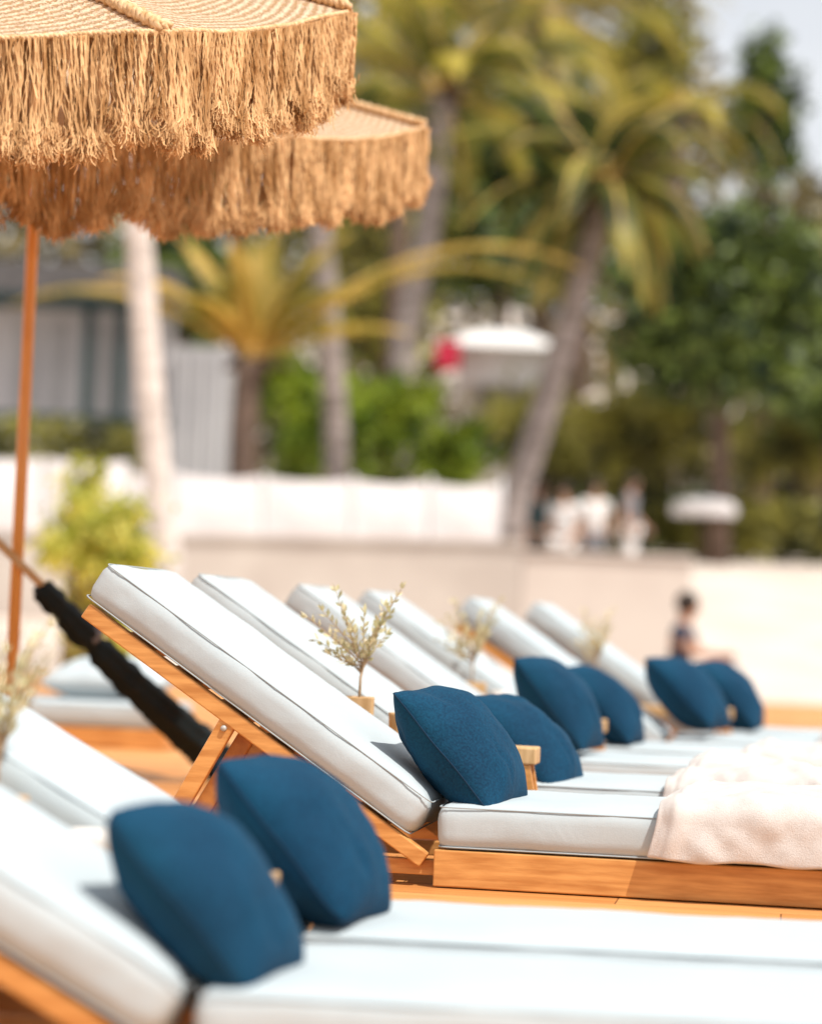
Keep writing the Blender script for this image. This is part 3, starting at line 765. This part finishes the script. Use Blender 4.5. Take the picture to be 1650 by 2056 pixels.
MB().tube([Vector((0,0,0)),Vector((0,0,zt))],.03,8).build('pole',M['brownbark'],root,True)
# ---------------------------------------------------------------- palms
palm('pale palm trunk rising behind the second parasol',[(338,1150),(322,1020),(303,800),(285,560),(266,250),(240,-150)],24,'frond','palebark',.15,.12,16,3.0,.5,(5,60),seed=3)
palm('short golden palm with sweeping fronds before the grey pavilion',[(486,940),(490,840),(505,725)],31.5,'frondgold','brownbark',.18,.16,8,1.7,.38,(45,85),
     extra=[(5,44,4.9,.86),(3,42,4.4,.88),(176,36,3.5,.80),(75,75,2.0,.5),(100,80,1.8,.5),(30,66,2.4,.7),(150,66,2.2,.7),(-10,30,2.2,.6),(190,50,2.4,.9)],seed=5,droop=1.0)
palm('grey palm trunk standing before the bright green bush',[(676,940),(668,760),(655,590),(640,430),(630,300)],33,'frondgreen','bark',.17,.15,14,2.6,.45,(0,60),seed=8)
palm('palm with trunk right of the second parasol fringe',[(810,740),(830,600),(860,450),(880,290),(888,190)],38,'frond','bark',.2,.18,20,3.2,.5,(-10,65),
     extra=[(0,40,3.4,.9),(180,50,3.2,.9),(20,60,3.2,.9),(200,35,3.0,.9),(-20,15,3.0,.8)],seed=13)
palm('leaning palm with drooping crown in the middle of the trees',[(1032,1020),(1080,860),(1130,690),(1180,520),(1215,370)],33,'frondgreen','bark',.2,.16,34,2.2,.42,(-45,65),
     extra=[(178,40,2.9,1.1),(2,32,1.9,1.2),(190,12,2.3,1.1),(-10,-5,1.8,1.0),(170,60,2.8,1.0),(30,60,2.5,1.0),(200,-20,1.8,1.2),(-15,-30,1.6,1.2)],seed=22,droop=1.5)
palm('tall palm whose crown fills the top centre',[(1165,700),(1160,500),(1130,250),(1085,20)],50,'frond','brownbark',.15,.13,22,4.2,.6,(-20,60),seed=27)
palm('yellow palm crown at the top between the parasol and the dark trees',[(790,700),(800,500),(815,200),(830,-40)],46,'frond','brownbark',.16,.14,20,3.6,.55,(-30,50),seed=31)
palm('slender palm with arching fronds above the rounded dark tree',[(1330,900),(1335,600),(1350,400),(1375,210)],47,'frond','brownbark',.13,.11,14,2.4,.4,(-20,50),seed=35)
# ---------------------------------------------------------------- trees and bushes
random.seed(50)
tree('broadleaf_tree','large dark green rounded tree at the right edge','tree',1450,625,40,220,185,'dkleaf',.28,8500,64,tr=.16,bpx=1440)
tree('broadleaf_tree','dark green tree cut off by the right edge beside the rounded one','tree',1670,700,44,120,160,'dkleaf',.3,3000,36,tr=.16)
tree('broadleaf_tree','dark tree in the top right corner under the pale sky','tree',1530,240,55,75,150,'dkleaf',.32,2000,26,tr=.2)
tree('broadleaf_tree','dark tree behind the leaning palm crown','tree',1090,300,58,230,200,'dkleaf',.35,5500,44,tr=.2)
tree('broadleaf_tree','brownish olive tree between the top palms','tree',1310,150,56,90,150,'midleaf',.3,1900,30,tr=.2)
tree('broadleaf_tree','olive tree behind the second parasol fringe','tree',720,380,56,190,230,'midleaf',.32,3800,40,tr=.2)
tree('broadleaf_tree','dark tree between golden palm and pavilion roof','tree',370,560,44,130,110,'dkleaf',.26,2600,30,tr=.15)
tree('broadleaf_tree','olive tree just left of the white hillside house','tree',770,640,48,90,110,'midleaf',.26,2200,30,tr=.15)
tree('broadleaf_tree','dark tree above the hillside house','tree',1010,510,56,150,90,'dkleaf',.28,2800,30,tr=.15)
bush('olive_bush','olive green bush right of the leaning palm trunk','bush',1290,870,42,140,110,'midleaf',.2,3400,30)
bush('olive_bush','olive bush behind the leaning palm trunk','bush',1080,890,43,150,100,'midleaf',.2,3000,30)
bush('olive_bush','olive bush at the right edge below the big tree','bush',1580,900,45,130,90,'midleaf',.2,2400,26)
bush('green_bush','bright green bush behind the canvas windbreak','bush',770,840,34,120,120,'brleaf',.17,3400,30)
bush('green_bush','dark green bush between golden palm and grey trunk','bush',600,830,35.5,80,130,'brleaf',.17,2000,24)
bush('green_bush','low bright bush at the right end of the windbreak','bush',925,915,33.5,80,60,'brleaf',.15,1500,20)
bush('yellow_shrub','yellow green shrub in front of the wall at the left','shrub',215,1100,14,120,125,'yleaf',.055,4200,34)
bush('yellow_shrub','yellow green twigs rising above the left wall','shrub',170,965,15.5,40,60,'yleaf',.05,800,12)
def hedge(label,x0,x1,y0,y1,Y,leaf,n,size):
    a=P(x0,y1,Y); b=P(x1,y0,Y); g0=gz((a.x+b.x)/2,Y); mb=MB()
    org=Vector(((a.x+b.x)/2,Y,g0))
    top0=P(min((x0+x1)/2,1500),y0,Y).z-g0
    for i in range(n):
        p=Vector((random.uniform(a.x,b.x),Y+random.uniform(-.5,.5),0))
        top=top0+.14*noise.noise(Vector((p.x*1.3,0,1)))
        p.z=g0+top*random.random()**.6; l=size*random.uniform(.6,1.4)
        mb.add([q-org for q in leafquad(p,rv(),rv(),l,l*.5)],[(0,1,2,3)])
    o=mb.build('hedge',M[leaf],None,loc=org); tag(o,label,'hedge')
hedge('olive hedge below the pavilion at the left edge',-300,300,845,935,31.5,'midleaf',5200,.17)
hedge('olive green hedge behind the sand at the right edge',1385,2000,1015,1110,41,'midleaf',6000,.2)
hedge('dark hedge behind the standing people',980,1420,985,1110,44.5,'dkleaf',5000,.2)
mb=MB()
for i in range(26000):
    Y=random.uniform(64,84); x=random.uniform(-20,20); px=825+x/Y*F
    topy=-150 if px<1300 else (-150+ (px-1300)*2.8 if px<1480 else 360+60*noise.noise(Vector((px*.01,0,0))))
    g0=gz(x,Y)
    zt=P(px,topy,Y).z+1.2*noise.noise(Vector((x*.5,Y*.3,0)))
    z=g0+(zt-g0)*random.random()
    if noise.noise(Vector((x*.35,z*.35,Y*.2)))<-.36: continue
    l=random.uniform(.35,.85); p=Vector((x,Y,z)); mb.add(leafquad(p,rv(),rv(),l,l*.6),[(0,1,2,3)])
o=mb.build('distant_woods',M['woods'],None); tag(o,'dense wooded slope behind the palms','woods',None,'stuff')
root=empty('dry_grass_clump',Vector((P(8,1300,9.2).x,9.2,0)),0,'clump of dry pale grass blades at the left edge by the orange pole','grass clump')
for part in range(2):
    mb=MB()
    for i in range(70):
        az=random.uniform(0,6.28); ln=random.uniform(.35,.72); p=Vector((random.gauss(0,.03),random.gauss(0,.03),0)); d=Vector((math.cos(az)*.35,math.sin(az)*.35,1)).normalized(); w=Vector((-math.sin(az),math.cos(az),0))*.004
        pts=[]
        for k in range(6): pts.append(p.copy()); p=p+d*ln/5; d=(d+Vector((math.cos(az)*.12,math.sin(az)*.12,-.1))).normalized()
        v=[]
        for k,q in enumerate(pts): s=1-k/6; v+= [q-w*s,q+w*s]
        mb.add(v,[(2*k,2*k+1,2*k+3,2*k+2) for k in range(5)])
    mb.build('blades' if part==0 else 'seed_heads',M['straw'],root)
# ---------------------------------------------------------------- people
def skinmesh(name,chain,edges,m,parent,sub=1):
    me=bpy.data.meshes.new(name); bm=bmesh.new(); lay=bm.verts.layers.skin.verify(); vs=[]
    for i,(co,r) in enumerate(chain):
        v=bm.verts.new(co); v[lay].radius=(r,r) if not hasattr(r,'__len__') else r; v[lay].use_root=(i==0); vs.append(v)
    for a,b in edges: bm.edges.new((vs[a],vs[b]))
    bm.to_mesh(me); bm.free(); me.materials.append(m)
    o=bpy.data.objects.new(name,me); COL.objects.link(o); o.parent=parent
    o.modifiers.new('Skin','SKIN').use_smooth_shade=True
    s=o.modifiers.new('Sub','SUBSURF'); s.levels=sub; s.render_levels=sub
    return o
def person(loc,rz,label,shirt,trous,pose='stand',sc=1):
    root=empty('person',loc,rz,label,'person'); root.scale=(sc,)*3
    if pose=='stand':
        pel=Vector((0,0,.95)); ch=Vector((0,.01,1.28)); nk=Vector((0,.01,1.47)); hd=Vector((0,-.02,1.58)); ht=Vector((0,-.01,1.70))
        J={-1:dict(sh=(-.18,0,1.41),el=(-.24,.03,1.13),wr=(-.23,-.06,.90),hp=(-.09,0,.90),kn=(-.10,-.02,.50),an=(-.10,.02,.09),to=(-.11,-.15,.03)),
            1:dict(sh=(.18,0,1.41),el=(.25,.02,1.14),wr=(.20,-.16,.98),hp=(.09,0,.90),kn=(.11,-.04,.50),an=(.12,.03,.09),to=(.13,-.14,.03))}
    else:
        pel=Vector((0,0,.32)); ch=Vector((0,.0,.65)); nk=Vector((0,-.03,.83)); hd=Vector((0,-.07,.94)); ht=Vector((0,-.07,1.06))
        J={-1:dict(sh=(-.18,-.01,.78),el=(-.23,-.14,.56),wr=(-.15,-.33,.55),hp=(-.10,-.03,.32),kn=(-.13,-.42,.46),an=(-.12,-.50,.08),to=(-.12,-.66,.03)),
            1:dict(sh=(.18,-.01,.78),el=(.23,-.14,.56),wr=(.14,-.33,.55),hp=(.10,-.03,.32),kn=(.13,-.42,.46),an=(.12,-.62,.08),to=(.12,-.77,.03))}
    c=[(pel,(.13,.10)),(ch,(.14,.10)),(nk,.052),(hd,(.075,.09)),(ht,(.06,.075)),(hd+Vector((0,-.10,-.0)),.014)]
    e=[(0,1),(1,2),(2,3),(3,4),(3,5)]
    tr=[(pel+Vector((0,0,.03)),(.145,.115))]; te=[]
    sh=[(ch,(.155,.115)),(pel+Vector((0,0,-.02)),(.15,.12)),(nk+Vector((0,0,-.05)),.075)]; se=[(0,1),(0,2)]
    for s in (-1,1):
        j={k:Vector(v) for k,v in J[s].items()}
        b=len(c); c+=[(j['sh'],.055),(j['el'],.042),(j['wr'],.028)]; e+=[(1,b),(b,b+1),(b+1,b+2)]
        d=(j['wr']-j['el']).normalized(); pm=j['wr']+d*.07; c.append((pm,(.034,.02))); e.append((b+2,b+3)); sv=d.cross(Vector((1,.2,0))).normalized()
        for q,(off,l) in enumerate(((-.027,.065),(-.009,.078),(.009,.073),(.027,.056))):
            f0=pm+sv*off+d*.02; k=len(c); c+=[(f0,.010),(f0+d*l*.55,.009),(f0+d*l+Vector((0,0,-.012)),.007)]; e+=[(b+3,k),(k,k+1),(k+1,k+2)]
        k=len(c); c+=[(j['wr']+d*.035-sv*.035,.011),(j['wr']+d*.07-sv*.055,.008)]; e+=[(b+2,k),(k,k+1)]
        k=len(c); c+=[(j['hp'],.085),(j['kn'],.058),(j['an'],.038),(j['to'],.035)]; e+=[(0,k),(k,k+1),(k+1,k+2),(k+2,k+3)]
        k=len(tr); tr+=[(j['hp'],.10),(j['kn'],.075),(j['an']+Vector((0,0,.05)),.062)]; te+=[(0,k),(k,k+1),(k+1,k+2)]
        k=len(sh); sh+=[(j['sh'],.07),(j['sh']*.35+j['el']*.65,.058)]; se+=[(0,k),(k,k+1)]
    skinmesh('body',c,e,M['skin'],root); skinmesh('trousers',tr,te,M[trous],root); skinmesh('shirt',sh,se,M[shirt],root)
    v,f=lathe([(.07,-.05),(.098,.0),(.10,.05),(.082,.10),(.04,.128),(.005,.135)],14)
    MB().add([p+hd+Vector((0,.022,.02)) for p in v],f).build('hair',M['hair'],root,True)
for px,Y,rz,lab,s1,s2 in ((1078,33.5,.6,'person in dark teal clothes standing left behind the low wall','cteal','cteal'),
                    (1130,33.0,-.5,'person in a white shirt standing beside the dark clothed one','cwhite','cwhite'),
                    (1190,34.0,.3,'person in white clothes standing second behind the low wall','cwhite','cgrey'),
                    (1262,35.0,1.2,'person in a grey shirt walking behind the low wall','cgrey','cwhite')):
    x=P(px,1100,Y).x; person(Vector((x,Y,gz(x,Y)-.01)),rz,lab,s1,s2)
x=P(1368,1200,21).x; g0=gz(x,21)
person(Vector((x,21,g0)),R(75),'person in dark blue clothes sitting on a low stool on the sand','cnavy','cnavy','sit',1.0)
st=empty('wooden_stool',Vector((x,21,g0)),R(75),'low wooden stool under the seated person on the sand','stool')
MB().box((-.16,-.12,.18),(.16,.16,.215)).build('seat',M['wooddark'],st,bevel=.005)
for a in (-.14,.11):
    for b in (-.10,.11): MB().box((a,b,-.03),(a+.03,b+.03,.1795)).build('leg',M['wooddark'],st)
# ---------------------------------------------------------------- camera, light
cd=bpy.data.cameras.new('camera'); co=bpy.data.objects.new('camera',cd); COL.objects.link(co)
co.matrix_world=Matrix.Translation((0,0,EYE))@CM.to_4x4()
cd.sensor_fit='VERTICAL'; cd.sensor_height=36; cd.sensor_width=28.8; cd.lens=85; cd.clip_end=2000; cd.clip_start=.05
cd.dof.use_dof=True; cd.dof.focus_distance=5.2; cd.dof.aperture_fstop=1.6
S.camera=co
sv=Vector((.36,-.36,.86)).normalized()
sl=bpy.data.lights.new('sun','SUN'); sl.energy=4.9; sl.angle=R(.5); sl.color=(1,.94,.86)
so=bpy.data.objects.new('sun',sl); COL.objects.link(so); so.rotation_euler=(-sv).to_track_quat('-Z','Y').to_euler()
w=bpy.data.worlds.new('World'); S.world=w; w.use_nodes=True; nt=w.node_tree
bg=nt.nodes['Background']; sk=nt.nodes.new('ShaderNodeTexSky'); sk.sky_type='NISHITA'; sk.sun_disc=False
sk.sun_elevation=math.asin(sv.z); sk.sun_rotation=math.atan2(sv.x,sv.y); sk.dust_density=3; sk.air_density=1.0
tc=nt.nodes.new('ShaderNodeTexCoord'); n=nt.nodes.new('ShaderNodeTexNoise'); n.inputs['Scale'].default_value=3; n.inputs['Detail'].default_value=6
mp=nt.nodes.new('ShaderNodeMapping'); mp.inputs['Scale'].default_value=(1,1,3)
nt.links.new(tc.outputs['Generated'],mp.inputs[0]); nt.links.new(mp.outputs[0],n.inputs['Vector'])
cr=nt.nodes.new('ShaderNodeValToRGB'); cr.color_ramp.elements[0].position=.25; cr.color_ramp.elements[0].color=(.75,.75,.75,1); cr.color_ramp.elements[1].position=.5; cr.color_ramp.elements[1].color=(1,1,1,1)
nt.links.new(n.outputs['Fac'],cr.inputs[0])
mx=nt.nodes.new('ShaderNodeMix'); mx.data_type='RGBA'; mx.inputs[7].default_value=(7.9,8.1,8.4,1)
nt.links.new(cr.outputs[0],mx.inputs[0]); nt.links.new(sk.outputs[0],mx.inputs[6]); nt.links.new(mx.outputs[2],bg.inputs[0]); bg.inputs[1].default_value=.115
S.view_settings.view_transform='Standard'; S.view_settings.look='None'; S.view_settings.exposure=0
